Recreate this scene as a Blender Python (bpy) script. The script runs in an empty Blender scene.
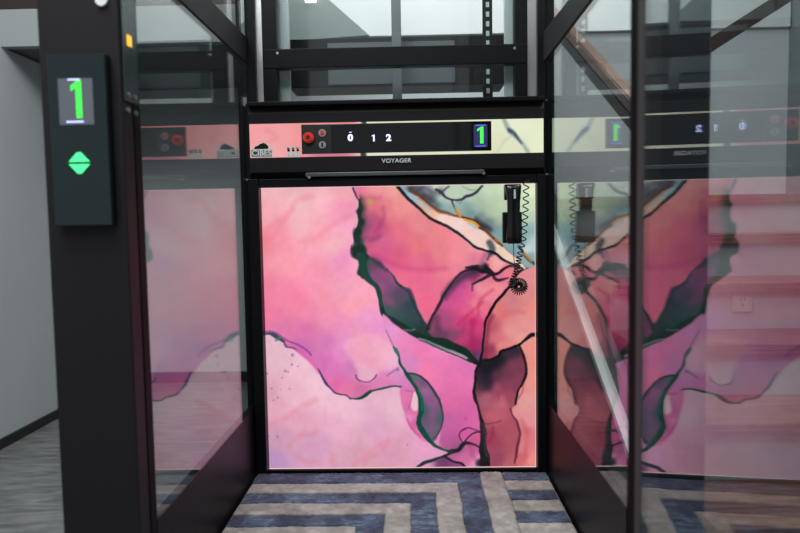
import bpy, bmesh, math, random
import numpy as np
from mathutils import Vector, Matrix

random.seed(7)
rng = np.random.default_rng(11)
COL = bpy.context.scene.collection
PI = math.pi

# ------------------------------------------------------------------ camera
F, CX, CY = 660.0, 400.0, 266.5
CAM = Vector((0, 0, 1.05))
_fw = Vector((15, 44.5, -660)).normalized()          # world +Y seen in camera space
_dn = Vector((160, -9788, -660)).normalized()
_up = -_dn
_up = (_up - _fw * _up.dot(_fw)).normalized()
_rt = _fw.cross(_up).normalized()
XA, YA, ZA = _rt, _fw, _up

def ray(px, py):
    v = Vector((px - CX, CY - py, -F))
    return Vector((XA.dot(v), YA.dot(v), ZA.dot(v)))
def onY(px, py, Y):
    r = ray(px, py); return CAM + r * (Y / r.y)
def onX(px, py, X):
    r = ray(px, py); return CAM + r * (X / r.x)
def onZ(px, py, Z):
    r = ray(px, py); return CAM + r * ((Z - CAM.z) / r.z)
def project_np(x, y, z):
    dx, dy, dz = x - CAM.x, y - CAM.y, z - CAM.z
    cx_ = XA[0]*dx + YA[0]*dy + ZA[0]*dz
    cy_ = XA[1]*dx + YA[1]*dy + ZA[1]*dz
    cz_ = XA[2]*dx + YA[2]*dy + ZA[2]*dz
    return CX + F * cx_ / (-cz_), CY - F * cy_ / (-cz_)

cam_data = bpy.data.cameras.new('camera')
cam_data.sensor_width = 36.0
cam_data.lens = F / 800.0 * 36.0
cam_data.clip_start = 0.02
cam = bpy.data.objects.new('camera', cam_data)
COL.objects.link(cam)
M3 = Matrix(((XA[0], XA[1], XA[2]), (YA[0], YA[1], YA[2]), (ZA[0], ZA[1], ZA[2])))
cam.matrix_world = Matrix.Translation(CAM) @ M3.to_4x4()
cam_data.dof.use_dof = True
cam_data.dof.focus_distance = 2.85
cam_data.dof.aperture_fstop = 2.4
bpy.context.scene.camera = cam

# ------------------------------------------------------------------ helpers
def s2l(c):
    c = np.asarray(c, dtype=float) / 255.0
    return np.where(c <= 0.04045, c / 12.92, ((c + 0.055) / 1.055) ** 2.4)
def rgba(c):
    l = s2l(c); return (float(l[0]), float(l[1]), float(l[2]), 1.0)

def mat_new(name):
    m = bpy.data.materials.new(name); m.use_nodes = True
    nt = m.node_tree; b = nt.nodes['Principled BSDF']
    return m, nt, b
def plain(name, c, rough=0.5, metal=0.0, spec=0.5, bump=0.0, bscale=200, var=0.0):
    m, nt, b = mat_new(name)
    b.inputs['Base Color'].default_value = rgba(c)
    b.inputs['Roughness'].default_value = rough
    b.inputs['Metallic'].default_value = metal
    b.inputs['Specular IOR Level'].default_value = spec
    tc = nt.nodes.new('ShaderNodeTexCoord')
    n = nt.nodes.new('ShaderNodeTexNoise'); n.inputs['Scale'].default_value = bscale
    nt.links.new(tc.outputs['Object'], n.inputs['Vector'])
    if bump:
        bp = nt.nodes.new('ShaderNodeBump'); bp.inputs['Strength'].default_value = bump
        bp.inputs['Distance'].default_value = 0.001
        nt.links.new(n.outputs['Fac'], bp.inputs['Height'])
        nt.links.new(bp.outputs['Normal'], b.inputs['Normal'])
    if var:
        n2 = nt.nodes.new('ShaderNodeTexNoise'); n2.inputs['Scale'].default_value = 3
        n2.inputs['Detail'].default_value = 4
        nt.links.new(tc.outputs['Object'], n2.inputs['Vector'])
        mx = nt.nodes.new('ShaderNodeMix'); mx.data_type = 'RGBA'
        c = np.array(c, float)
        mx.inputs[6].default_value = rgba(np.clip(c * (1 - var), 0, 255))
        mx.inputs[7].default_value = rgba(np.clip(c * (1 + var), 0, 255))
        nt.links.new(n2.outputs['Fac'], mx.inputs[0])
        nt.links.new(mx.outputs[2], b.inputs['Base Color'])
    return m
def emit(name, c, s):
    m, nt, b = mat_new(name)
    b.inputs['Base Color'].default_value = (0.01, 0.01, 0.01, 1)
    b.inputs['Emission Color'].default_value = rgba(c)
    b.inputs['Emission Strength'].default_value = s
    return m
def glass(name, tint=(0.86, 0.88, 0.88), r0=0.07):
    m = bpy.data.materials.new(name); m.use_nodes = True
    nt = m.node_tree; nt.nodes.clear()
    out = nt.nodes.new('ShaderNodeOutputMaterial')
    mix = nt.nodes.new('ShaderNodeMixShader')
    tr = nt.nodes.new('ShaderNodeBsdfTransparent'); tr.inputs[0].default_value = (*tint, 1)
    gl = nt.nodes.new('ShaderNodeBsdfGlossy'); gl.inputs['Roughness'].default_value = 0.0
    gl.inputs[0].default_value = (0.95, 0.97, 0.97, 1)
    geo = nt.nodes.new('ShaderNodeNewGeometry')
    dot = nt.nodes.new('ShaderNodeVectorMath'); dot.operation = 'DOT_PRODUCT'
    nt.links.new(geo.outputs['Normal'], dot.inputs[0]); nt.links.new(geo.outputs['Incoming'], dot.inputs[1])
    ab = nt.nodes.new('ShaderNodeMath'); ab.operation = 'ABSOLUTE'
    nt.links.new(dot.outputs['Value'], ab.inputs[0])
    om = nt.nodes.new('ShaderNodeMath'); om.operation = 'SUBTRACT'; om.inputs[0].default_value = 1
    nt.links.new(ab.outputs[0], om.inputs[1])
    pw = nt.nodes.new('ShaderNodeMath'); pw.operation = 'POWER'; pw.inputs[1].default_value = 5
    nt.links.new(om.outputs[0], pw.inputs[0])
    ma = nt.nodes.new('ShaderNodeMath'); ma.operation = 'MULTIPLY_ADD'
    ma.inputs[1].default_value = 1 - r0; ma.inputs[2].default_value = r0
    nt.links.new(pw.outputs[0], ma.inputs[0])
    nt.links.new(ma.outputs[0], mix.inputs[0])
    nt.links.new(tr.outputs[0], mix.inputs[1]); nt.links.new(gl.outputs[0], mix.inputs[2])
    nt.links.new(mix.outputs[0], out.inputs[0])
    return m

def link(name, bm, m, parent=None, smooth=False):
    me = bpy.data.meshes.new(name); bm.to_mesh(me); bm.free()
    if m: me.materials.append(m)
    if smooth:
        for p in me.polygons: p.use_smooth = True
    o = bpy.data.objects.new(name, me); COL.objects.link(o)
    if parent:
        o.parent = parent
        o.matrix_parent_inverse = Matrix.Translation(-parent.location)
    return o
def thing(name, label, cat, loc=(0, 0, 0), group=None):
    o = bpy.data.objects.new(name, None); COL.objects.link(o)
    o.location = loc; o.empty_display_size = 0.05
    o['label'] = label; o['category'] = cat
    if group: o['group'] = group
    return o
def tag(o, label, cat, group=None, kind=None):
    o['label'] = label; o['category'] = cat
    if group: o['group'] = group
    if kind: o['kind'] = kind
    return o
def struct(o): o['kind'] = 'structure'; return o

def bx(bm, a, b, bev=0.0):
    """box between two corners, edges optionally bevelled"""
    t = bmesh.new()
    bmesh.ops.create_cube(t, size=1)
    for v in t.verts:
        v.co = Vector([(a[i] + b[i]) / 2 + v.co[i] * abs(b[i] - a[i]) for i in range(3)])
    if bev:
        bmesh.ops.bevel(t, geom=t.edges[:], offset=bev, segments=2, affect='EDGES', profile=0.6)
    me = bpy.data.meshes.new('tmp'); t.to_mesh(me); t.free()
    bm.from_mesh(me); bpy.data.meshes.remove(me)
def box(name, a, b, m, parent=None, bev=0.0):
    bm = bmesh.new(); bx(bm, a, b, bev); return link(name, bm, m, parent)
def prism(bm, pts, d):
    """polygon (list of Vectors) extruded by vector d"""
    vs = [bm.verts.new(p) for p in pts]; ws = [bm.verts.new(Vector(p) + Vector(d)) for p in pts]
    n = len(vs)
    bm.faces.new(vs); bm.faces.new(ws[::-1])
    for i in range(n):
        bm.faces.new((vs[i], ws[i], ws[(i+1) % n], vs[(i+1) % n]))
    bmesh.ops.recalc_face_normals(bm, faces=bm.faces[:])
def cyl(bm, p0, p1, r, seg=20, r2=None):
    p0, p1 = Vector(p0), Vector(p1); d = p1 - p0
    q = d.to_track_quat('Z', 'Y').to_matrix().to_4x4()
    mt = Matrix.Translation((p0 + p1) / 2) @ q
    bmesh.ops.create_cone(bm, cap_ends=True, segments=seg, radius1=r, radius2=r if r2 is None else r2,
                          depth=d.length, matrix=mt)
def tube(bm, pts, r, seg=6):
    pts = [Vector(p) for p in pts]
    rings = []
    nrm = None
    for i, p in enumerate(pts):
        t = (pts[min(i+1, len(pts)-1)] - pts[max(i-1, 0)]).normalized()
        if nrm is None:
            nrm = t.orthogonal().normalized()
        nrm = (nrm - t * nrm.dot(t)).normalized()
        bn = t.cross(nrm)
        rings.append([bm.verts.new(p + (nrm * math.cos(a) + bn * math.sin(a)) * r)
                      for a in [2*PI*k/seg for k in range(seg)]])
    for a, b in zip(rings, rings[1:]):
        for k in range(seg):
            bm.faces.new((a[k], a[(k+1) % seg], b[(k+1) % seg], b[k]))
    bm.faces.new(rings[0][::-1]); bm.faces.new(rings[-1])
def text_mesh(name, s, size, m, parent, loc, ext=0.0004, off=0.0, rot=(PI/2, 0, 0), spacing=1.0, sx=1.0):
    cu = bpy.data.curves.new(name, 'FONT'); cu.body = s; cu.size = size; cu.extrude = ext; cu.offset = off
    cu.align_x = 'CENTER'; cu.align_y = 'CENTER'; cu.space_character = spacing
    t = bpy.data.objects.new('tmp_text', cu); COL.objects.link(t)
    dg = bpy.context.evaluated_depsgraph_get(); dg.update()
    me = bpy.data.meshes.new_from_object(t.evaluated_get(dg))
    bpy.data.objects.remove(t); bpy.data.curves.remove(cu)
    from mathutils import Euler
    me.transform(Matrix.Translation(Vector(loc)) @ Euler(rot).to_matrix().to_4x4() @ Matrix.Diagonal((sx, 1, 1, 1)))
    me.name = name; me.materials.clear(); me.materials.append(m)
    o = bpy.data.objects.new(name, me); COL.objects.link(o)
    if parent:
        o.parent = parent; o.matrix_parent_inverse = Matrix.Translation(-parent.location)
    return o
def digit_one(name, h, m, parent, loc, depth=0.0008, fat=0.2):
    """a sans-serif figure one: stem with a slanting flag"""
    w = h*fat; x, y, z = loc
    pts = [(w/2, -h/2), (w/2, h/2), (-w*0.15, h/2), (-w*1.35, h*0.36), (-w*1.35, h*0.22), (-w/2, h*0.315), (-w/2, -h/2)]
    bm = bmesh.new(); prism(bm, [Vector((x+a+w*0.3, y, z+b)) for a, b in pts], (0, depth, 0))
    o = link(name, bm, m); sub(o, parent); return o
def sub(o, parent):
    """hang a part (already in place) below another part whose own origin is the thing's frame"""
    o.parent = parent
    bpy.context.view_layer.update()
    o.matrix_parent_inverse = parent.matrix_world.inverted()
    return o

# ------------------------------------------------------------------ materials
M_black = plain('black powder coat', (32, 31, 34), 0.5, spec=0.18, bump=0.15, bscale=900)
M_black2 = plain('black satin', (15, 16, 19), 0.42, spec=0.13, bump=0.05, bscale=900)
M_side = plain('black side sheet', (16, 15, 18), 0.42, spec=0.16, bump=0.08, bscale=700)
M_matt = plain('matt black trim', (13, 12, 14), 0.75, spec=0.06)
M_gloss = plain('black glass', (12, 12, 14), 0.06)
M_handset = plain('black gloss plastic', (14, 14, 16), 0.16)
M_cord = plain('black rubber cord', (12, 12, 13), 0.4)
M_alu = plain('brushed aluminium', (178, 180, 182), 0.35, 0.85, bump=0.1, bscale=300)
M_alupale = plain('pale anodised aluminium', (190, 205, 205), 0.4, 0.3)
M_steel = plain('rivet steel', (190, 190, 190), 0.3, 0.9)
M_station = plain('dark teal glass fascia', (24, 38, 42), 0.14)
M_lcd = emit('lcd backlight', (84, 92, 100), 1.0)
M_green = emit('green led', (60, 235, 70), 1.6)
M_green2 = emit('green arrow led', (75, 250, 150), 1.5)
M_blue = emit('blue white led', (190, 195, 255), 2.2)
M_lcdblue = emit('dark blue lcd', (25, 30, 90), 1.0)
M_lcdglow = emit('blue lcd rim', (90, 100, 235), 1.2)
M_orange = emit('amber lamp', (255, 190, 60), 1.3)
M_white = plain('white label', (225, 228, 228), 0.4)
M_silver = plain('silver print', (200, 204, 206), 0.35)
M_red = plain('red button', (225, 50, 40), 0.35)
M_reddark = plain('dark red button face', (70, 22, 26), 0.4)
M_wallgrey = plain('painted grey plaster', (182, 189, 192), 0.7, bump=0.1, bscale=80, var=0.02)
M_wallwhite = plain('painted white plaster', (208, 214, 214), 0.7, bump=0.1, bscale=80, var=0.02)
M_soffit = plain('shaded soffit grey', (92, 92, 90), 0.8)  # darkened base colour carries the shade under the slab
M_greenwall = plain('sage grey plaster', (128, 142, 140), 0.75, var=0.03)
M_base = plain('black skirting', (22, 22, 24), 0.4)
M_lamp = emit('ceiling lamp diffuser', (255, 255, 250), 3.0)
M_brownwood = plain('dark walnut', (44, 32, 27), 0.4, var=0.3)
M_led = plain('frosted light bar', (72, 76, 80), 0.3)
M_edge = emit('edge glow strip', (255, 214, 212), 0.95)  # emissive colour for the picture's bright rim
M_glass = glass('grey tinted glass', (0.86, 0.88, 0.88), 0.062)
M_doorglass = glass('door glass', (0.87, 0.90, 0.91), 0.042)
M_rearglass = glass('clear glass', (0.95, 0.97, 0.97), 0.04)

def wood(name, c1, c2, scale=(1, 12, 12), rough=0.4):
    m, nt, b = mat_new(name)
    tc = nt.nodes.new('ShaderNodeTexCoord'); mp = nt.nodes.new('ShaderNodeMapping')
    mp.inputs['Scale'].default_value = scale
    n = nt.nodes.new('ShaderNodeTexNoise'); n.inputs['Scale'].default_value = 4; n.inputs['Detail'].default_value = 6
    n.inputs['Distortion'].default_value = 0.6
    cr = nt.nodes.new('ShaderNodeValToRGB')
    cr.color_ramp.elements[0].position = 0.32; cr.color_ramp.elements[1].position = 0.68
    cr.color_ramp.elements[0].color = rgba(c1); cr.color_ramp.elements[1].color = rgba(c2)
    nt.links.new(tc.outputs['Object'], mp.inputs['Vector']); nt.links.new(mp.outputs[0], n.inputs['Vector'])
    nt.links.new(n.outputs['Fac'], cr.inputs[0]); nt.links.new(cr.outputs[0], b.inputs['Base Color'])
    b.inputs['Roughness'].default_value = rough
    return m
M_tread = wood('oiled oak tread', (66, 36, 28), (124, 82, 64), (1.2, 18, 30))
M_riser = plain('off white riser paint', (150, 154, 156), 0.6)
M_rail = wood('oak handrail', (108, 80, 64), (146, 114, 96), (20, 2, 2))
M_floor = wood('grey veined plank floor', (78, 80, 82), (124, 126, 126), (1.6, 6.5, 5), 0.35)

def attr_emit(name, strength=1.0):
    m, nt, b = mat_new(name)
    a = nt.nodes.new('ShaderNodeAttribute'); a.attribute_name = 'print'
    b.inputs['Base Color'].default_value = (0.004, 0.004, 0.004, 1)
    b.inputs['Roughness'].default_value = 0.08
    b.inputs['Specular IOR Level'].default_value = 0.35
    nt.links.new(a.outputs['Color'], b.inputs['Emission Color'])
    b.inputs['Emission Strength'].default_value = strength
    return m
M_art = attr_emit('backlit ink print')

# ------------------------------------------------------------------ ink print painter
def catmull(pts, n=8, closed=False):
    P = [np.array(p, float) for p in pts]
    if len(P) < 3 and not closed:
        return np.array(P)
    out = []
    m = len(P)
    rngi = range(m) if closed else range(m - 1)
    for i in rngi:
        p0 = P[(i-1) % m] if closed else P[max(i-1, 0)]
        p1, p2 = P[i], P[(i+1) % m]
        p3 = P[(i+2) % m] if closed else P[min(i+2, m-1)]
        for k in range(n):
            t = k / n
            out.append(0.5*((2*p1) + (-p0+p2)*t + (2*p0-5*p1+4*p2-p3)*t*t + (-p0+3*p1-3*p2+p3)*t**3))
    if not closed: out.append(P[-1])
    return np.array(out)

def vnoise(x, y, scale, seed):
    r = np.random.default_rng(seed)
    T = r.random((128, 128))
    u, v = x / scale, y / scale
    iu, iv = np.floor(u).astype(int), np.floor(v).astype(int)
    fu, fv = u - iu, v - iv
    fu = fu*fu*(3-2*fu); fv = fv*fv*(3-2*fv)
    g = lambda a, b: T[a % 128, b % 128]
    return (g(iu, iv)*(1-fu)*(1-fv) + g(iu+1, iv)*fu*(1-fv) + g(iu, iv+1)*(1-fu)*fv + g(iu+1, iv+1)*fu*fv) - 0.5

def fbm(x, y, scale, seed, o=4):
    s = 0; a = 1
    for k in range(o):
        s = s + a * vnoise(x + 37*k, y + 91*k, scale / 2**k, seed + k); a *= 0.5
    return s

class Ink:
    def __init__(s, X, Y):
        s.X0, s.Y0 = X, Y
        s.X = X + 1.6*fbm(X, Y, 14, 3, 4)
        s.Y = Y + 1.6*fbm(X, Y, 14, 23, 4)
        s.C = np.zeros(X.shape + (3,))
    def blur(s, a, k):
        for _ in range(2):
            for ax in (0, 1):
                c = np.cumsum(np.pad(a, [(k+1, k) if i == ax else (0, 0) for i in (0, 1)], mode='edge'), axis=ax)
                n = a.shape[ax]
                a = (np.take(c, range(2*k+1, n+2*k+1), axis=ax) - np.take(c, range(0, n), axis=ax)) / (2*k+1)
        return a
    def field(s, samples):
        W = 0; A = 0
        wx = s.X0 + 7*fbm(s.X0, s.Y0, 40, 51, 3); wy = s.Y0 + 7*fbm(s.X0, s.Y0, 40, 77, 3)
        for (x, y, c) in samples:
            d2 = (wx-x)**2 + (wy-y)**2
            w = 1.0 / (d2 + 20)**1.7
            W = W + w; A = A + w[..., None] * np.array(c, float)
        return A / W[..., None]
    def mask(s, poly):
        Q = []
        for i_, a_ in enumerate(poly):
            b_ = poly[(i_+1) % len(poly)]; Q.append(a_)
            if math.hypot(b_[0]-a_[0], b_[1]-a_[1]) > 45:
                for t_ in (0.06, 0.94): Q.append((a_[0]+(b_[0]-a_[0])*t_, a_[1]+(b_[1]-a_[1])*t_))
        P = catmull(Q, 6, True)
        ins = np.zeros(s.X.shape, bool)
        x0, y0 = P.min(0) - 1; x1, y1 = P.max(0) + 1
        bb = (s.X > x0) & (s.X < x1) & (s.Y > y0) & (s.Y < y1)
        xs, ys = s.X[bb], s.Y[bb]
        r = np.zeros(xs.shape, bool)
        j = len(P) - 1
        for i in range(len(P)):
            (xi, yi), (xj, yj) = P[i], P[j]
            if yi != yj:
                r ^= ((yi > ys) != (yj > ys)) & (xs < (xj-xi)*(ys-yi)/(yj-yi)+xi)
            j = i
        ins[bb] = r
        return ins.astype(float)
    def region(s, poly, samples, soft=1, alpha=1.0, tone=(0, 0, 0)):
        samples = [(x, y, tuple(np.add(c, tone))) for x, y, c in samples]
        m = s.blur(s.mask(poly), soft) * alpha
        s.C = s.C*(1-m[..., None]) + s.field(samples)*m[..., None]
    def line(s, pts, w, c, soft=0.8, alpha=1.0, side=0, sw=0):
        """pts (x,y[,w]); side shading: sw = reach of a soft stain beside the line"""
        full = [(p[0], p[1], p[2] if len(p) > 2 else w) for p in pts]
        P = catmull(full, 6)
        pad = max(q[2] for q in full) + soft + sw + 3
        bb = (s.X > P[:, 0].min()-pad) & (s.X < P[:, 0].max()+pad) & (s.Y > P[:, 1].min()-pad) & (s.Y < P[:, 1].max()+pad)
        xs, ys = s.X[bb], s.Y[bb]
        best = np.full(xs.shape, 1e9); bs = np.zeros(xs.shape)
        for a, b in zip(P, P[1:]):
            d = b[:2]-a[:2]; L = max(d @ d, 1e-9)
            t = np.clip(((xs-a[0])*d[0] + (ys-a[1])*d[1]) / L, 0, 1)
            ex, ey = xs-(a[0]+t*d[0]), ys-(a[1]+t*d[1])
            dd = np.hypot(ex, ey) - (a[2] + t*(b[2]-a[2]))/2
            sg = np.sign(d[0]*ey - d[1]*ex)
            u = dd < best
            best = np.where(u, dd, best); bs = np.where(u, sg, bs)
        al = np.clip(0.5 - best/soft, 0, 1)
        if sw:
            side_a = np.clip(1-best/sw, 0, 1)**1.6 * np.where(bs*side >= 0, 1, 0) * 0.75
            al = np.maximum(al, side_a)
        al = (al*alpha)[..., None]
        s.C[bb] = s.C[bb]*(1-al) + np.array(c, float)*al
    def spot(s, x, y, r, c, alpha=1.0):
        d = np.hypot(s.X-x, s.Y-y)
        al = (np.clip(1-(d-r*0.4)/(r*0.8), 0, 1)*alpha)[..., None]
        s.C = s.C*(1-al) + np.array(c, float)*al

def paint_art(X, Y):
    k = Ink(X, Y)
    k.C = k.field([(265,190,(240,182,187)),(300,205,(238,184,190)),(325,195,(240,180,188)),(345,188,(236,165,175)),(345,210,(240,150,180)),
        (265,215,(242,168,178)),(280,237,(246,152,170)),(300,225,(240,178,188)),(320,235,(243,162,178)),(350,228,(248,168,195)),(265,243,(245,140,155)),(285,260,(248,156,170)),
        (320,270,(245,148,175)),(335,242,(240,176,186)),(345,258,(240,148,192)),(275,290,(240,130,160)),(300,300,(240,130,160)),(340,290,(246,160,186)),(365,290,(250,165,188)),
        (352,306,(252,162,178)),(270,312,(240,125,160)),(285,330,(226,122,170)),(306,330,(222,118,172)),(340,322,(240,146,186)),(325,298,(245,150,172)),(330,312,(242,146,178)),(310,312,(238,138,170)),(358,262,(250,165,195)),(352,285,(248,162,188)),(365,322,(240,155,198)),
        (300,350,(205,108,175)),(325,345,(216,124,182)),(340,357,(230,138,195)),(365,345,(250,168,192)),(385,350,(250,178,202)),(350,350,(232,155,205)),
        (330,370,(222,120,185)),(335,385,(226,105,165)),(345,394,(232,122,165)),(318,368,(215,115,180)),(365,392,(215,112,165)),
        (385,385,(226,130,182)),(400,385,(215,132,192)),(353,372,(212,125,185)),(395,372,(222,148,198)),(388,340,(245,160,200)),(378,330,(235,150,205)),(410,395,(225,120,172))])
    # faint ruddy veins in the upper left
    for p in ([(262,240),(275,234),(290,212),(298,200),(312,196)], [(268,228),(276,222),(292,210)], [(300,242),(320,236),(335,222),(350,216)]):
        k.line(p, 4, (240,120,145), 6, 0.35)
    # pale lobe above the little dark cup
    k.region([(357,378),(358,371),(350,358),(344,346),(356,338),(376,336),(392,346),(398,356),(399,364),(390,370),(380,371),(377,377),(372,381),(362,381)],
        [(365,376,(240,192,205)),(370,362,(244,165,188)),(385,356,(244,176,200)),(355,350,(248,168,194)),(395,360,(240,190,212))], 3, 0.75)
    k.line([(356,375,2),(358,379,2),(363,381,1.2),(370,381,1.2),(375,378,1.8),(377,375,1.8)], 1.5, (120,60,120), 1.2, 0.8)
    k.line([(388,376),(393,372),(398,368)], 2, (130,70,140), 1.5, 0.5)
    k.spot(398, 370, 1.6, (80,90,120), 0.6)
    # centre pink mass
    k.region([(352,180),(355,197),(360,201),(359,212),(358,222),(356,232),(354,242),(352,250),(354,258),(359,262),(358,272),(364,280),(373,286),(379,296),(381,307),(384,316),
        (400,328),(430,335),(480,362),(500,300),(540,290),(540,180)],
        [(356,190,(220,110,162)),(375,190,(238,145,165)),(395,190,(242,165,165)),(370,205,(226,112,135)),(376,224,(196,70,130)),(366,224,(150,72,122)),(370,236,(202,75,132)),
        (386,215,(232,120,138)),(400,210,(235,138,152)),(420,225,(232,130,148)),(400,235,(228,106,140)),(380,245,(214,92,146)),(420,245,(230,112,132)),(440,240,(232,126,146)),
        (405,195,(238,150,155)),(400,260,(218,86,136)),(430,262,(222,95,140)),(440,252,(232,122,142)),(382,256,(210,82,142)),(425,280,(228,95,146)),(460,258,(240,130,160)),(410,288,(232,100,146)),
        (430,300,(232,96,146)),(425,320,(230,100,150)),(450,270,(238,120,152)),(445,285,(235,106,150)),(480,247,(235,150,172)),(463,250,(235,132,152)),(490,262,(242,130,152)),
        (500,262,(242,168,182)),(510,272,(235,122,138)),(478,258,(225,120,160))], 1, 1, (0, 5, -8))
    k.line([(372,256),(388,262),(405,268),(425,270),(445,268)], 4, (190,55,122), 6, 0.45)
    k.line([(383,207),(384,218),(380,226),(374,236)], 3, (150,50,110), 5, 0.45)
    k.line([(362,200),(372,198),(380,197)], 2, (170,70,110), 5, 0.35)
    k.spot(370, 202, 3.2, (185,160,90), 0.8)
    k.line([(366,237),(372,240),(380,236)], 2.5, (110,50,100), 5, 0.5)
    # faint pale pink patch of ink
    k.region([(387,190),(440,180),(430,205),(400,200)], [(410,190,(238,148,158))], 4, 0.3)
    # magenta petal
    k.region([(428,329),(433,315),(441,301),(445,292),(452,281),(460,273),(470,268),(478,267),(486,266),(492,273),(500,273),(508,268),(516,268),(514,280),(503,292),(494,303),(487,318),(483,335),(482,350),(480,364),(460,352),(440,341)],
        [(450,292,(200,70,140)),(460,300,(216,80,142)),(455,322,(200,66,122)),(443,320,(165,70,118)),(468,292,(222,88,140)),(482,285,(242,152,162)),(475,305,(236,128,142)),
        (490,290,(242,142,152)),(500,288,(242,142,152)),(470,320,(196,38,102)),(478,325,(204,66,115)),(481,310,(236,112,142)),(460,340,(190,56,112)),(472,345,(170,38,92)),
        (471,356,(90,50,82)),(452,335,(125,68,98)),(441,333,(100,55,85)),(478,355,(105,62,112)),(462,283,(190,70,140)),(478,275,(150,50,100)),(502,275,(226,112,142)),(510,275,(235,125,140)),(465,312,(228,90,130))], 1)
    k.line([(445,296),(452,286),(461,279),(471,273),(481,270)], 7, (62,42,66), 6, 0.85)
    k.line([(430,325),(436,318),(438,328)], 5, (70,35,55), 6, 0.6)
    for p in ([(463,332),(466,318),(473,310),(482,302)], [(472,350),(472,335),(471,322)], [(458,325),(466,315)], [(478,316),(480,300),(492,290)]):
        k.line(p, 2.5, (170,20,80), 4, 0.4)
    # dark green triangle
    k.region([(354,240),(363,240),(367,255),(378,262),(386,269),(394,277),(401,285),(410,291),(414,300),(418,312),(425,325),(436,338),(470,356),(440,347),(420,339),(400,328),(384,316),(380,305),(378,296),(373,286),(364,280),(358,272),(359,262),(354,256)],
        [(360,250,(15,55,40)),(360,266,(20,85,72)),(366,275,(25,80,75)),(374,266,(115,60,95)),(373,275,(150,72,122)),(386,276,(148,70,122)),(392,288,(120,70,112)),(381,290,(152,75,122)),
        (400,296,(80,62,90)),(388,303,(132,72,108)),(400,315,(48,74,80)),(409,308,(42,60,70)),(386,312,(50,85,78)),(396,300,(75,70,88)),(420,330,(26,48,48)),(405,325,(26,70,60)),
        (363,243,(95,120,130)),(412,318,(48,62,72)),(395,283,(140,75,120)),(378,262,(60,70,85)),(440,341,(18,45,35))], 1)
    k.line([(366,257,2),(376,261,4),(383,268,3.5),(387,270,1.5)], 3, (45,45,62), 4, 0.8)
    k.line([(387,269,1),(393,275,1.5),(397,282,2.5),(404,288,3),(410,291,4),(414,301,4),(418,312,3),(423,322,4),(428,328,5)], 3, (22,52,52), 1.6, 0.92)
    k.line([(404,288),(411,290),(414,297)], 2, (150,60,110), 3, 0.5)
    # left rim of the green triangle
    k.line([(352.5,184,1.6),(354,192,2),(357,198,1.6),(360,202,1.5)], 2, (38,40,60), 1, 0.9)
    k.line([(360,200,2),(361,208,5),(359,213,4),(360,220,4.5),(358,229,5),(356,235,6.5),(357,240,7)], 4, (12,46,36), 1.2, 1, -1, 7)
    for x, y, r in ((359,212,3.5),(361,222,3.5),(357,232,5),(359,248,6),(357,253,6),(362,250,5),(360,273,3.5),(363,276,3.5),(354,249,2.5),(364,258,5)):
        k.spot(x, y, r, (10,38,26))
    k.line([(361,256,8),(363,264,8),(364,273,8),(370,281,5),(376,287,4.5),(379,295,4.5),(381,306,4.5),(383,314,5)], 5, (12,62,50), 1.4)
    k.line([(352,245,1),(351.5,251,1.2),(354,257,1)], 1, (60,20,60), 1, 0.8)
    k.line([(382,308,4),(384,315,5),(396,322,6),(411,332,6.5),(427,338,6.5),(440,341,7),(453,346,7),(465,352,7),(475,362,5)], 6, (14,40,30), 1.3)
    k.line([(404,329),(411,330),(414,329)], 2, (120,150,150), 1.5, 0.5)
    k.line([(418,337.6),(428,341),(440,346.5),(452,351),(462,356),(468,360)], 1.8, (128,150,152), 1, 0.8)
    k.line([(418,339.5),(428,343.5),(440,348.5),(451,353),(461,358),(471,363)], 1.5, (25,60,55), 1, 0.9)
    # petal outline
    k.line([(427,329,3),(433,316,2.5),(440,303,3.5),(445,294,3),(452,283,2),(460,275,2),(470,269.5,3),(478,268,5)], 3, (28,24,36), 1.4, 0.95)
    k.line([(466,268,2),(476,267,5),(483,269,8),(489,271,7),(493,274,4)], 3, (22,20,28), 1.4, 0.95)
    k.spot(485, 266, 4.5, (20,18,24))
    k.line([(492,274,3.5),(499,273,3),(505,268,2.8),(510,266,2.2),(517,268,2)], 3, (26,20,30), 1.3, 0.95)
    k.line([(492,274,3),(495,279,3),(500,281,3),(508,279,1.5)], 3, (35,20,34), 1.6, 0.9)
    k.line([(473,284,1.6),(480,280,2.5),(488,276,3),(492,274,3)], 3, (30,20,34), 1.4, 0.9)
    k.line([(473,284),(472,290)], 2, (120,25,80), 2, 0.8)
    k.line([(481,265),(485,256),(489,251)], 5, (135,90,130), 5, 0.6)
    k.line([(488,259),(491,254),(494,252)], 2.5, (60,45,70), 2, 0.7)
    # salmon field
    k.region([(518,272),(526,267),(540,260),(540,475),(484,475),(484,420),(476,395),(480,362),(482,350),(483,335),(487,318),(494,303),(503,292),(512,283)],
        [(520,290,(226,132,128)),(530,280,(236,142,138)),(500,308,(232,118,112)),(510,330,(228,142,136)),(525,320,(230,140,132)),(496,338,(216,108,110)),(490,350,(150,50,72)),(489,325,(190,80,92)),
        (500,348,(234,132,122)),(520,338,(236,150,136)),(532,310,(236,135,116)),(534,350,(242,142,120)),(512,302,(215,125,125)),(526,400,(232,152,144)),(531,380,(236,142,126)),(530,420,(230,142,142)),(525,432,(216,110,112)),
        (522,460,(212,100,100)),(533,460,(242,142,126)),(524,445,(222,120,118))], 1, 1, (-8, 2, 9))
    k.line([(522,420),(527,435),(526,455)], 3, (190,70,80), 5, 0.4)
    k.line([(497,318),(510,313),(524,312)], 3, (205,100,105), 5, 0.5)
    k.line([(492,316),(488,328),(486,345),(484,360)], 3, (110,30,55), 5, 0.7)
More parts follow.
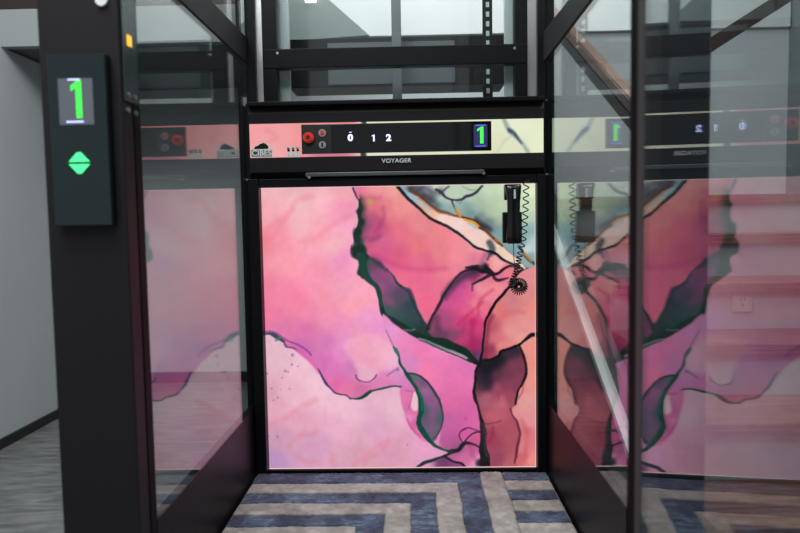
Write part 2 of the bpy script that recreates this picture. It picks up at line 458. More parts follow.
    # dark red body
    k.region([(482,360),(493,358),(499,354),(501,351),(508,349),(516,345),(521,352),(525,362),(526,372),(524,382),(520,388),(517,396),(517,404),(511,410),(513,416),(518,423),(519,434),(519,446),(517,458),(515,474),
        (483,474),(483,430),(481,418),(477,407),(474,394),(475,378)],
        [(486,370,(32,26,30)),(494,364,(42,30,36)),(500,359,(58,38,44)),(510,366,(138,62,74)),(520,364,(145,60,75)),(503,382,(150,64,84)),(515,380,(150,64,80)),(494,386,(182,76,90)),(485,396,(185,92,104)),
        (500,400,(206,102,112)),(495,415,(202,92,100)),(510,396,(172,74,84)),(500,430,(182,80,86)),(490,440,(168,62,78)),(510,440,(186,85,92)),(495,460,(165,70,88)),(510,466,(204,98,98)),(508,354,(62,38,46)),(516,352,(60,36,44)),(484,382,(60,35,44)),(486,378,(45,30,36)),(505,372,(120,56,68)),(494,376,(110,50,60))], 1, 1, (-14, -2, 6))
    k.line([(480,366),(486,368),(494,363),(500,360)], 7, (26,22,26), 7, 0.8)
    k.line([(493,428),(492,436),(489,442)], 3, (150,25,60), 3, 0.5)
    k.line([(498,392),(499,400)], 2, (150,50,75), 3, 0.5)
    k.line([(486,424),(492,424),(500,422)], 1.4, (90,40,50), 1.5, 0.6)
    k.line([(536,334,3),(530,335,4),(524,341,2.4),(519,345,2.4),(507,349,2.6),(501,351,3),(499,356,3),(492,359,2),(484,361,2)], 2.5, (18,14,18), 1.3)
    k.line([(519,345,2.4),(523,354,3),(526,364,3),(526,374,3),(523,383,2.6),(519,389,2),(517,396,2.4),(516,404,2.2)], 2.5, (24,16,20), 1.3, 0.95)
    k.line([(523,384),(523,391),(519,398)], 1.5, (150,60,75), 2, 0.6)
    k.line([(511,409,2),(512,415,1.6),(517,422,2),(519,431,2.2),(519,440,2.2),(517,452,2.6),(515,463,1.4)], 2, (84,26,46), 1.5, 0.85)
    k.line([(513,283,2),(504,293,3),(497,301,3),(491,310,3),(486,321,2.4),(483.5,335,2.2),(482.5,350,2.4),(480,364,3)], 2.5, (20,14,22), 1.2)
    k.line([(516,276,2),(520,271,2.4),(527,267,3.4),(537,262,3)], 3, (16,14,20), 1.2)
    # magenta middle
    k.region([(382,314),(400,328),(420,340),(440,350),(460,359),(476,367),(474,380),(473.5,394),(477,408),(481,420),(483,440),(483,474),(410,474),(440,445),(441,400),(425,380),(415,386),(407,372),(399,358),(393,346),(387,334)],
        [(392,335,(232,150,205)),(400,340,(235,135,185)),(420,350,(235,122,176)),(440,370,(230,120,176)),(460,380,(230,116,172)),(470,368,(220,118,180)),(450,400,(222,106,162)),(470,408,(212,96,162)),
        (460,430,(208,96,158)),(450,440,(185,88,150)),(430,373,(242,122,166)),(408,362,(215,132,190)),(405,350,(232,130,182)),(445,416,(196,98,160)),(472,430,(216,100,160)),(440,345,(235,130,185)),(455,448,(160,85,130)),
        (465,460,(205,105,155)),(478,462,(228,150,185)),(475,450,(196,92,150))], 1)
    k.spot(466, 419, 2, (190,60,140), 0.5)
    # lower left pale field
    k.region([(255,333),(271,333),(277,338),(282,341),(285,346),(292,348),(300,354),(308,360),(318,371),(327,384),(334,392),(345,394.5),(352,398),(360,398),(368,395),(375,390),(386,388),(397,386.5),(400,390),(402,402),(406,415),
        (411,428),(418,437),(425,441),(432,442),(440,446),(449,452),(448,455),(440,457),(432,460),(417,468),(417,476),(255,476)],
        [(270,350,(232,186,202)),(300,390,(235,182,200)),(320,382,(238,192,208)),(350,410,(236,186,206)),(380,430,(226,166,196)),(270,400,(226,166,186)),(280,440,(210,156,182)),(320,450,(212,156,188)),
        (300,420,(226,162,186)),(340,460,(214,160,182)),(395,410,(236,186,206)),(400,450,(220,156,182)),(360,460,(216,156,176)),(430,455,(222,155,190)),(272,464,(190,146,192)),(340,430,(230,172,196)),(310,365,(236,190,208))], 1)
    for p in ([(270,425),(285,418),(300,408),(316,400)], [(288,446),(298,436),(312,434),(318,432)], [(354,464),(370,452),(388,440)], [(362,463),(376,455),(388,445)], [(296,455),(306,462),(318,463)], [(332,455),(332,465)]):
        k.line(p, 3, (222,128,145), 7, 0.45)
    for x, y, r in ((271,389,2),(281,378,2),(288,372,2.2),(277,398,1.8),(292,364,2.5),(273,400,1.5),(292,355,3),(268,374,1.8),(298,366,1.5),(290,389,1.8),(285,371,3),(408,445,1.6),(269,436,1.5),(278,437,2),(280,390,1)):
        k.spot(x, y, r*0.62, (128,92,128), 0.6)
    k.spot(286, 346, 2, (70,100,120), 0.5)
    # rim of the pale field
    k.line([(263,333,1.5),(269,333,2.5),(273,334.5,4),(278,338,4),(284,342,2.6)], 3, (34,62,60), 1.2, 0.9)
    k.line([(264,331),(272,331),(280,336),(288,341),(298,345),(306,350),(311,355)], 1.6, (120,55,130), 1.4, 0.75)
    k.line([(276,340),(279,338)], 3, (60,130,120), 2, 0.7)
    k.line([(284,342,1.5),(286,347,2),(293,348.5,1.8),(298,352,1.5)], 1.8, (120,60,120), 1.1, 0.85)
    k.line([(297,351),(305,357),(313,365),(319,372)], 3, (222,100,168), 2, 0.8)
    k.line([(318,369,1),(322,375,2),(327,384,2.4),(331,389,1.8),(335,392.5,1.8),(345,395,1.4),(351,399,1.2)], 1.8, (58,40,92), 1.1, 0.9)
    k.line([(350,398,1),(355,398.5,1.6),(361,397.5,3),(366,394.5,4),(370,391.5,3.2),(374,390,1.6),(384,388.5,1.8),(396,386.4,1.5),(404,388,1.5)], 2, (16,66,54), 1.2, 0.95)
    # pink veil beside the leaf
    k.region([(400,388),(410,384),(416,390),(419,400),(418,412),(418,424),(424,434),(430,441),(424,441),(417,436),(410,427),(405,414),(401,402)],
        [(404,400,(226,120,170)),(413,412,(226,110,168)),(408,390,(220,128,188)),(410,408,(215,100,160)),(414,424,(210,96,160)),(420,436,(225,120,170)),(409,420,(238,150,195))], 1)
    k.region([(414,391),(418,395),(418.5,408),(415,411),(411,407),(411,399)], [(415,400,(238,192,206))], 1)
    k.line([(412,392),(411,400),(409,408)], 1.2, (190,80,150), 1, 0.7)
    k.line([(405,390),(414,391)], 1.5, (180,60,140), 1.5, 0.5)
    k.line([(408,418),(412,428),(420,436)], 1.4, (190,60,130), 1.4, 0.6)
    # grey violet leaf
    k.region([(406,373),(414,374),(422,377),(431,385),(437,395),(441,404),(443.5,414),(442,424),(439,432),(436,440),(430,441),(424,434),(418,424),(419,415),(421,405),(419,395),(414,387)],
        [(418,382,(135,85,125)),(426,388,(155,98,142)),(430,400,(142,86,132)),(432,414,(136,84,130)),(430,430,(118,88,120)),(440,416,(70,88,95)),(423,410,(60,90,100)),(424,380,(110,75,110)),(434,438,(90,85,105)),(414,378,(80,110,110))], 1)
    k.line([(407,374,1.5),(415,374,1.8),(423,378,2.2),(431,386,2.4),(437,395,2.6),(441,404,2.2),(443,414,1.8),(442,424,1.6),(439,432,1.4),(434,438,1)], 2, (30,50,52), 1.3, 0.9)
    k.line([(386,330,1),(391,340,1),(394,346,1.2)], 1, (110,80,130), 1, 0.6)
    k.line([(394,347,2),(397,351,4),(399,356,2)], 3, (30,110,85), 1, 0.9)
    k.line([(399,355,1.2),(400,362,2.5),(404,369,2.6),(408,377,4),(413,384,3),(418,391,4),(421,400,5),(421,411,5),(418,420,4.5),(419,426,5),(425,434,6),(430,440,4.5),(437,446,3),(445,450,2),(452,452,3)], 3, (10,72,54), 1.2)
    k.line([(419,390),(422,400),(422,410)], 1.5, (40,150,120), 1.5, 0.5)
    k.line([(427,433),(434,432),(440,430)], 1.2, (80,70,95), 1.5, 0.5)
    # loops at the foot
    k.region([(417,469),(433,460),(446,456),(455,461),(467,470),(467,476),(417,476)], [(425,468,(226,150,190)),(445,463,(108,62,104)),(455,467,(130,70,120))], 1)
    k.region([(461,441),(460,434),(464,429),(471,428),(480,432),(482,448),(474,445),(466,443)], [(466,435,(210,90,158)),(474,440,(205,85,140)),(478,436,(215,95,150))], 1)
    k.line([(463,443,1),(460,438,1.4),(460,433,1.4),(464,429.5,1.6),(470,428.5,1.4),(477,431,1.2),(482,432,2)], 1.4, (74,40,74), 1, 0.85)
    k.line([(465,441),(470,436),(476,433),(482,432)], 1.6, (48,30,52), 1, 0.9)
    k.line([(451,452,5),(458,450,4),(462,445,4),(466,443,3),(473,444,2.2),(479,447,1.6)], 3, (22,30,34), 1.2, 0.95)
    k.line([(416,469,2.6),(425,463,3),(433,459.5,3.4),(441,457,2.4),(447,455,3),(452,452,3)], 3, (24,46,44), 1.2, 0.95)
    k.line([(445,456,2),(453,461,1.8),(462,464,2.4),(467,470,2)], 2, (26,20,28), 1.1, 0.95)
    k.line([(470,445),(472,455),(478,462)], 3, (160,60,120), 5, 0.5)
    k.spot(480, 463, 5, (20,34,28), 0.9)
    # tall black trunk of ink
    k.line([(479,364,3),(476,372,2.6),(474.5,384,2.6),(475,396,3.4),(478,406,2.4),(481,418,3),(483,426,5),(483,440,6),(483,448,9),(485,458,10),(485,474,9)], 3, (22,20,24), 1.3)
    k.line([(484,425),(485,440),(487,455)], 2.5, (80,72,82), 3, 0.5)
    k.line([(468,360,1.5),(474,364,2),(480,364,4)], 2, (18,22,24), 1.2, 0.95)
    # blue green sky at upper right
    k.region([(396,180),(402,188),(413,194),(424,202),(434,208),(445,213),(455,216),(464,218),(472,221),(480,227),(488,233),(496,240),(505,248),(515,257),(527,268),(540,262),(540,178)],
        [(404,186,(132,162,172)),(412,188,(60,52,64)),(420,190,(105,108,125)),(425,195,(58,50,66)),(432,196,(78,70,86)),(438,201,(122,160,165)),(430,187,(170,195,195)),(438,185,(216,230,200)),
        (445,194,(175,195,172)),(452,191,(192,206,182)),(460,192,(186,206,178)),(475,189,(196,216,182)),(487,190,(202,222,192)),(495,198,(192,208,178)),(505,190,(206,226,192)),(445,204,(128,162,165)),(455,206,(142,172,168)),
        (465,205,(132,162,158)),(480,204,(165,190,168)),(495,212,(186,206,172)),(470,212,(110,140,146)),(480,216,(116,138,144)),(490,222,(110,130,136)),(500,220,(172,192,168)),(486,229,(62,58,64)),
        (493,233,(112,140,150)),(500,237,(132,165,160)),(520,242,(112,150,160)),(515,252,(118,152,164)),(530,190,(220,234,196)),(530,205,(205,222,188)),(530,216,(190,210,180)),(498,204,(196,212,182)),(484,198,(190,212,184)),(490,212,(182,200,172)),(470,198,(184,204,178)),(502,212,(190,208,178)),(475,206,(165,188,170)),(495,190,(206,224,192)),(455,194,(196,212,186)),(530,230,(140,176,176)),(535,246,(185,212,212)),(506,245,(132,165,165)),(530,257,(132,160,165)),
        (466,190,(190,210,182)),(443,208,(110,140,150)),(528,250,(210,222,214))], 1)
    k.line([(440,191),(434,193),(424,188),(416,192)], 5, (50,42,58), 6, 0.6)
    k.line([(424,196),(432,200),(438,206)], 5, (56,44,60), 6, 0.5)
    k.line([(436,190,2),(441,192,2.6),(446,197,2.2),(453,199.5,2),(461,199,2.4),(466,196.5,3),(471,195,2.4),(477,192,2.4),(483,186,1.8)], 2, (36,32,58), 1.4, 0.9)
    k.line([(440,193),(445,189),(448,187)], 1.6, (60,55,78), 1.4, 0.8)
    k.line([(463,187),(470,190),(476,190)], 1.2, (110,120,120), 1.6, 0.5)
    k.line([(451,200,2),(453,206,1.6),(457,212,2),(460,216,3)], 1.6, (50,42,60), 1.2, 0.85)
    k.line([(455,200),(460,203),(461,198)], 1, (90,90,110), 1.2, 0.5)
    k.line([(476,220),(484,226),(490,230)], 5, (48,38,44), 5, 0.8)
    # cream band
    k.region([(396,183),(403,191),(411,200),(421,210),(431,218),(441,223),(451,229),(460,235),(468,242),(475,247),(487,251),(494,252),(505,260),(518,269),(526,268),(515,257),(505,248),(496,240),(488,234),(480,228),(472,222),
        (464,219),(455,217),(445,214),(434,209),(424,203),(413,195),(402,186)],
        [(404,190,(120,150,165)),(415,202,(190,170,160)),(422,204,(225,170,140)),(430,212,(236,178,155)),(445,218,(240,206,190)),(460,226,(240,210,202)),(475,232,(240,200,192)),(480,245,(236,206,192)),(500,250,(236,206,186)),(512,262,(242,212,192)),(412,196,(150,190,200))], 1)
    k.line([(400,187),(407,194),(415,200),(424,205),(430,209)], 3, (150,190,200), 2, 0.8)
    k.line([(410,188,2),(419,196,3),(430,204,3),(440,211,3),(450,215,2.6),(460,217,2)], 2.5, (92,58,38), 1.8, 0.85)
    k.line([(418,199),(430,207),(440,213)], 1.4, (196,120,60), 1.5, 0.6)
    k.line([(455,208,1.6),(457,211,2.6),(460,216,3)], 2, (226,140,40), 1.2, 0.95)
    k.line([(462,217),(470,219),(477,223),(480,227)], 2, (60,34,22), 1.3, 0.9)
    k.line([(464,219,2),(470,221,2.6),(475,223.5,3),(479,227,3.2)], 3, (230,152,40), 1.1, 0.95)
    k.line([(468,223),(473,225.5),(477,228)], 2.5, (150,190,212), 1.3, 0.85)
    k.line([(480,228,2.4),(488,233.5,2.4),(495,240,2.6),(503,247,1.8)], 2, (70,38,26), 1.3, 0.9)
    k.line([(485,232),(492,238)], 1.2, (190,110,50), 1.2, 0.7)
    k.line([(505,248),(515,257),(526,268)], 1.6, (110,120,120), 1.5, 0.7)
    k.line([(490,243),(493,249),(492,253)], 6, (52,60,72), 3, 0.8)
    k.line([(495,240),(499,242)], 2, (200,130,50), 1.5, 0.7)
    k.line([(519,247),(524,254),(530,260),(536,264)], 3, (40,42,50), 2, 0.8)
    k.line([(524,253),(528,257),(532,261)], 1.8, (210,130,30), 1.2, 0.9)
    k.line([(395,183,3),(401,190,3),(409,199,3),(419,209,2.8),(429,217,2.8),(440,222.5,2.8),(450,228,2.4),(460,234,2.6),(468,241,2.2),(476,247,2.2),(487,251,2.2),(494,253,2.6),(504,259.5,2.2),(515,266,1.8),(522,269,1.8)], 2.5, (18,20,28), 1.2)
    # paper grain and mottling
    g = 1 + 0.05*fbm(X, Y, 30, 5, 4) + 0.03*fbm(X, Y, 5, 15, 2)
    return np.clip(k.C*g[..., None], 0, 255)

def paint_band(X, Y):
    k = Ink(X, Y)
    k.C = k.field([(252,128,(240,158,160)),(280,135,(240,160,162)),(270,152,(236,164,164)),(300,140,(236,150,150)),(350,125,(228,130,140)),(330,156,(205,120,140)),(372,125,(222,226,196)),
                   (380,156,(225,228,205)),(430,122,(222,226,190)),(490,124,(228,232,205)),(500,140,(222,226,190)),(520,128,(228,234,205)),(540,140,(226,234,200)),(515,150,(224,228,195)),(460,154,(226,226,196))])
    k.line([(363,110),(364,125),(362,140),(366,165)], 5, (40,30,45), 2, 0.9)
    k.line([(268,130),(276,138),(262,144)], 3, (225,120,130), 6, 0.4)
    k.line([(504,120,4),(508,128,5),(512,133,4),(518,139,3),(523,144,2.6),(528,151,3)], 3, (120,140,148), 3, 0.7)
    k.line([(509,130,3),(512,132,4),(516,136,3),(521,143,1.5)], 2, (48,52,84), 2, 0.8)
    k.line([(498,150),(505,140),(512,135)], 2, (180,195,180), 4, 0.5)
    return np.clip(k.C*(1+0.03*fbm(X, Y, 20, 9, 3))[..., None], 0, 255)

def print_sheet(name, x0, x1, z0, z1, y, painter, dens, m, parent):
    """a sheet facing -Y, its print stored as a colour per vertex, with a thin body behind it"""
    nx, nz = int((x1-x0)*dens), int((z1-z0)*dens)
    gx, gz = np.meshgrid(np.linspace(x0, x1, nx), np.linspace(z0, z1, nz))
    PX, PY = project_np(gx, np.full_like(gx, y), gz)
    C = s2l(painter(PX, PY))
    co = np.stack([gx, np.full_like(gx, y), gz], -1).reshape(-1, 3)
    idx = np.arange(nx*nz).reshape(nz, nx)
    q = np.stack([idx[:-1, :-1], idx[:-1, 1:], idx[1:, 1:], idx[1:, :-1]], -1).reshape(-1, 4)
    me = bpy.data.meshes.new(name)
    me.vertices.add(len(co)); me.vertices.foreach_set('co', co.ravel())
    me.loops.add(q.size); me.loops.foreach_set('vertex_index', q.ravel().astype(np.int32))
    me.polygons.add(len(q)); me.polygons.foreach_set('loop_start', (np.arange(len(q))*4).astype(np.int32))
    me.polygons.foreach_set('loop_total', np.full(len(q), 4, np.int32))
    me.update(calc_edges=True)
    a = me.color_attributes.new('print', 'FLOAT_COLOR', 'POINT')
    a.data.foreach_set('color', np.concatenate([C.reshape(-1, 3), np.ones((nx*nz, 1))], 1).ravel())
    me.materials.append(m)
    o = bpy.data.objects.new(name, me); COL.objects.link(o)
    o.parent = parent; o.matrix_parent_inverse = Matrix.Translation(-parent.location)
    return o

# ------------------------------------------------------------------ key dimensions
YB = 2.80                 # plane of the lit picture
XL, XR = -0.70, 0.548     # inner faces of the glass side walls
def rectY(px0, py0, px1, py1, Y):
    """world x0,x1,z0,z1 of an upright rectangle seen at these pixels, at distance Y"""
    a, b = onY(px0, py0, Y), onY(px1, py1, Y)
    c, d = onY(px1, py0, Y), onY(px0, py1, Y)
    return (a.x+d.x)/2, (b.x+c.x)/2, (b.z+d.z)/2, (a.z+c.z)/2

def rect_corners(tl, tr, bl, br, Y):
    a, b, c, d = onY(*tl, Y), onY(*tr, Y), onY(*bl, Y), onY(*br, Y)
    return (a.x+c.x)/2, (b.x+d.x)/2, (c.z+d.z)/2, (a.z+b.z)/2

# ================================================================== lift carriage
carriage = thing('lift_carriage', 'black lift carriage with glowing pink marbled ink picture wall and button console', 'lift carriage', (-0.07, 2.8, 0.0))
ax0, ax1, az0, az1 = rect_corners((261, 187.5), (535, 184), (269.5, 468.5), (536, 467), YB)
print('ART', ax0, ax1, az0, az1)
print_sheet('picture_panel', ax0, ax1, az0, az1, YB, paint_art, 440, M_art, carriage)
# brighter rim of the lit picture, its glow added as thin emissive strips
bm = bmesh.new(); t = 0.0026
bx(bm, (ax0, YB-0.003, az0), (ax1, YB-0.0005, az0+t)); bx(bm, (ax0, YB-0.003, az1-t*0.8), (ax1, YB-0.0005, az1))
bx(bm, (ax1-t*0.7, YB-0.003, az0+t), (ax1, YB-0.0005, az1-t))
link('edge_glow', bm, M_edge, carriage)
# frame around the picture
fy0, fy1 = YB-0.05, YB+0.03
bm = bmesh.new()
fl = onY(257, 330, YB).x - 0.01; fr = XR - 0.004
fl = XL + 0.006
bx(bm, (fl, fy0, -0.04), (ax0, fy1, az1+0.035), 0.003)
bx(bm, (ax1, fy0, -0.04), (fr, fy1, az1+0.035), 0.003)
bx(bm, (ax0, fy0+0.008, az1), (ax1, fy1, az1+0.035), 0.003)
bx(bm, (ax0, fy0+0.03, az0-0.03), (ax1, fy1, az0), 0.003)
link('picture_frame', bm, M_black2, carriage)
box('back_sheet', (fl, YB+0.03, 0.03), (fr, YB+0.045, az1+0.03), M_black, carriage)

# console above the picture
YC = YB - 0.06
bx0, bx1, bz0, bz1 = rect_corners((249.5, 124), (543, 118.5), (250, 158.5), (544, 152), YC)
print('BAND', bx0, bx1, bz0, bz1)
ctop = onY(396, 104, YC).z; cbot = onY(396, 170, YC).z; czr = onY(396, 183, YC).z
bm = bmesh.new()
# profile of the console in the YZ plane, extruded across
prof = [(YC, bz1+0.001), (YC-0.004, ctop-0.03), (YC+0.004, ctop-0.012), (YC+0.01, ctop), (YB+0.03, ctop), (YB+0.03, az1+0.036), (YC+0.045, az1+0.036), (YC+0.03, cbot-0.008), (YC+0.002, cbot), (YC-0.004, bz0-0.001), (YC+0.006, bz0-0.001), (YC+0.006, bz1+0.001)]
prism(bm, [Vector((bx0-0.002, y, z)) for y, z in prof], (bx1-bx0+0.004, 0, 0))
link('console_housing', bm, M_black, carriage)
bm = bmesh.new(); bx(bm, (bx0-0.002, YC-0.03, ctop-0.002), (bx1+0.002, YB+0.03, ctop+0.016), 0.004)
link('console_cap', bm, M_black2, carriage)
box('console_end_filler', (XL+0.005, YC+0.014, cbot-0.02), (bx0-0.0025, YB+0.03, ctop+0.014), M_black2, carriage)
box('console_end_filler', (bx1+0.0025, YC+0.014, cbot-0.02), (XR-0.005, YB+0.03, ctop+0.014), M_black2, carriage)
print_sheet('lit_band', bx0, bx1, bz0, bz1, YC, paint_band, 260, M_art, carriage)
# black control plate
c0, c1, cz0, cz1 = rect_corners((301.5, 124.5), (491, 121.5), (302, 154.5), (491.5, 150.5), YC)
plate = box('control_plate', (c0, YC-0.006, cz0), (c1, YC-0.0005, cz1), M_gloss, carriage, 0.001)
m0 = onY(331.5, 138, YC).x
subplate = box('button_plate', (c0+0.001, YC-0.0075, cz0+0.001), (m0, YC-0.006, cz1-0.001), plain('matt black plate', (6, 6, 7), 0.5), None); sub(subplate, plate)
def px3(px, py, Y): return onY(px, py, Y)
yf = YC - 0.0076
def disc(name, px, py, r, d, m, par, y=yf, seg=28):
    p = onY(px, py, y); bm = bmesh.new()
    cyl(bm, (p.x, y, p.z), (p.x, y-d, p.z), r, seg)
    bmesh.ops.bevel(bm, geom=[e for e in bm.edges if all(abs(v.co.y-(y-d)) < 1e-5 for v in e.verts)], offset=min(r, d)*0.3, segments=2, affect='EDGES')
    o = link(name, bm, m, None, False); sub(o, par); return o
o = disc('emergency_button', 308.8, 138, 0.0225, 0.022, M_red, plate); o['label'] = 'round red emergency stop button'
disc('emergency_button_face', 308.8, 138, 0.0125, 0.0235, M_reddark, plate)
disc('alarm_button_ring', 322.3, 133, 0.0155, 0.005, M_steel, plate); disc('alarm_button', 322.3, 133, 0.0095, 0.009, M_red, plate)
disc('key_switch', 322.5, 145, 0.015, 0.007, M_steel, plate); 
p = onY(322.5, 145, yf); o = box('key_slot', (p.x-0.0035, yf-0.0085, p.z-0.009), (p.x+0.0035, yf-0.0069, p.z+0.009), M_gloss); sub(o, plate)
for s, px in (('0', 350.5), ('1', 373.5), ('2', 388.7)):
    p = onY(px, 138.2, YC)
    if s == '1':
        digit_one('floor_number', 0.027, M_blue, plate, (p.x, YC-0.0070, p.z), 0.0009, 0.24)
    else:
        o = text_mesh('floor_number', s, 0.036, M_blue, None, (p.x, YC-0.0068, p.z), off=0.0016, sx=1.15); sub(o, plate)
p = onY(350.5, 132.5, YC)
o = box('floor_light', (p.x-0.005, YC-0.0069, p.z-0.0012), (p.x+0.005, YC-0.006, p.z+0.0012), M_blue); sub(o, plate)
d0, d1, dz0, dz1 = rect_corners((473.5, 124.5), (487, 124.5), (473.5, 147.5), (487.5, 147), YC)
lcd = box('floor_display', (d0, YC-0.0075, dz0), (d1, YC-0.006, dz1), M_lcdblue); sub(lcd, plate)
p = onY(480.6, 135.3, YC)
digit_one('display_digit', 0.068, M_green, plate, (p.x, YC-0.0086, p.z))
for zz in (dz0+0.004, dz1-0.004):
    o = box('display_line', (d0+0.008, YC-0.0082, zz-0.002), (d1-0.008, YC-0.0074, zz+0.002), M_lcdglow); sub(o, plate)
# maker's lettering below the band
p = onY(396.5, 160.8, YC-0.004)
text_mesh('nameplate_lettering', 'VOYAGER', 0.0235, M_silver, carriage, (p.x, YC-0.0062, p.z), off=0.0005, spacing=1.05, sx=1.1)
# sticker decals
def sticker_logo():
    x0, x1, z0, z1 = rect_corners((250.8, 149.5), (272.6, 149), (250.8, 157.8), (272.6, 157), YC)
    y = YC-0.0008
    bm = bmesh.new(); bx(bm, (x0, y-0.0006, z0), (x1, y, z1))
    st = link('logo_sticker', bm, M_white, carriage)
    o = box('sticker_field', (x0+0.0035, y-0.0010, z0+0.0035), (x1-0.0035, y-0.0006, z1-0.0035), plain('sticker ink', (40, 44, 46), 0.5)); sub(o, st)
    o = text_mesh('sticker_lettering', 'CIBES', 0.031, M_white, None, ((x0+x1)/2, y-0.0014, (z0+z1)/2), off=0.0008, sx=1.08); sub(o, st)
    # the little crouching shape on top
    bm = bmesh.new()
    pts = [(-0.036, 0), (-0.030, 0.012), (-0.016, 0.017), (-0.004, 0.026), (0.010, 0.030), (0.020, 0.026), (0.028, 0.018), (0.034, 0.008), (0.030, 0), ]
    w = [Vector(((x0+x1)/2+a, y-0.0006, z1+b*0.95)) for a, b in pts]
    prism(bm, w, (0, 0.0006, 0)); o = link('sticker_border', bm, M_white); sub(o, st)
    w = [Vector(((x0+x1)/2+a*0.88, y-0.0012, z1+0.001+b*0.82)) for a, b in pts]
    bm = bmesh.new(); prism(bm, w, (0, 0.0006, 0)); o = link('sticker_figure', bm, M_gloss); sub(o, st)
sticker_logo()
def sticker_icons():
    x0, x1, z0, z1 = rect_corners((286.5, 150), (300.3, 150), (286.5, 157.3), (300.3, 157), YC)
    y = YC-0.0008; w = (x1-x0)/3
    bm = bmesh.new()
    for i in range(3):
        cxx = x0+w*(i+0.5)
        cyl(bm, (cxx, y, z0+0.016), (cxx, y-0.0008, z0+0.016), 0.0095, 18)
        bx(bm, (cxx-0.006, y-0.0008, z0-0.002), (cxx+0.006, y, z0+0.008))
    bx(bm, (x0, y-0.0008, z1+0.004), (x1, y, z1+0.012))
    st = link('icon_sticker', bm, M_white, carriage)
    bm = bmesh.new()
    for i in range(3):
        cxx = x0+w*(i+0.5)
        cyl(bm, (cxx, y-0.0009, z1-0.001), (cxx, y-0.0014, z1-0.001), 0.0055, 14)
        bx(bm, (cxx-0.006, y-0.0013, z1+0.0055), (cxx+0.004, y-0.0008, z1+0.0095))
    o = link('icon_print', bm, M_gloss); sub(o, st)
sticker_icons()
# light bar tucked below the console
l0, l1, lz0, lz1 = rect_corners((306, 172.5), (484, 170.5), (306, 176.5), (484, 174.5), YC+0.02)
bm = bmesh.new(); bx(bm, (l0, YC+0.0, lz0), (l1, YC+0.04, lz1), 0.003)
bar = link('light_bar', bm, M_led, carriage)
for px, py in ((309.5, 177.3), (483.5, 173.3)):
    p = onY(px, py, YC+0.01); bm = bmesh.new(); cyl(bm, (p.x, YC+0.012, p.z), (p.x, YC+0.0, p.z), 0.006, 14)
    o = link('bar_screw', bm, M_steel); sub(o, bar)
# platform
RZ = onY(400, 470.5, YB-0.04).z - 0.006
print('RZ', RZ)
box('platform', (XL+0.004, 1.66, RZ-0.06), (XR-0.004, YB-0.052, RZ-0.014), M_black, carriage, 0.002)

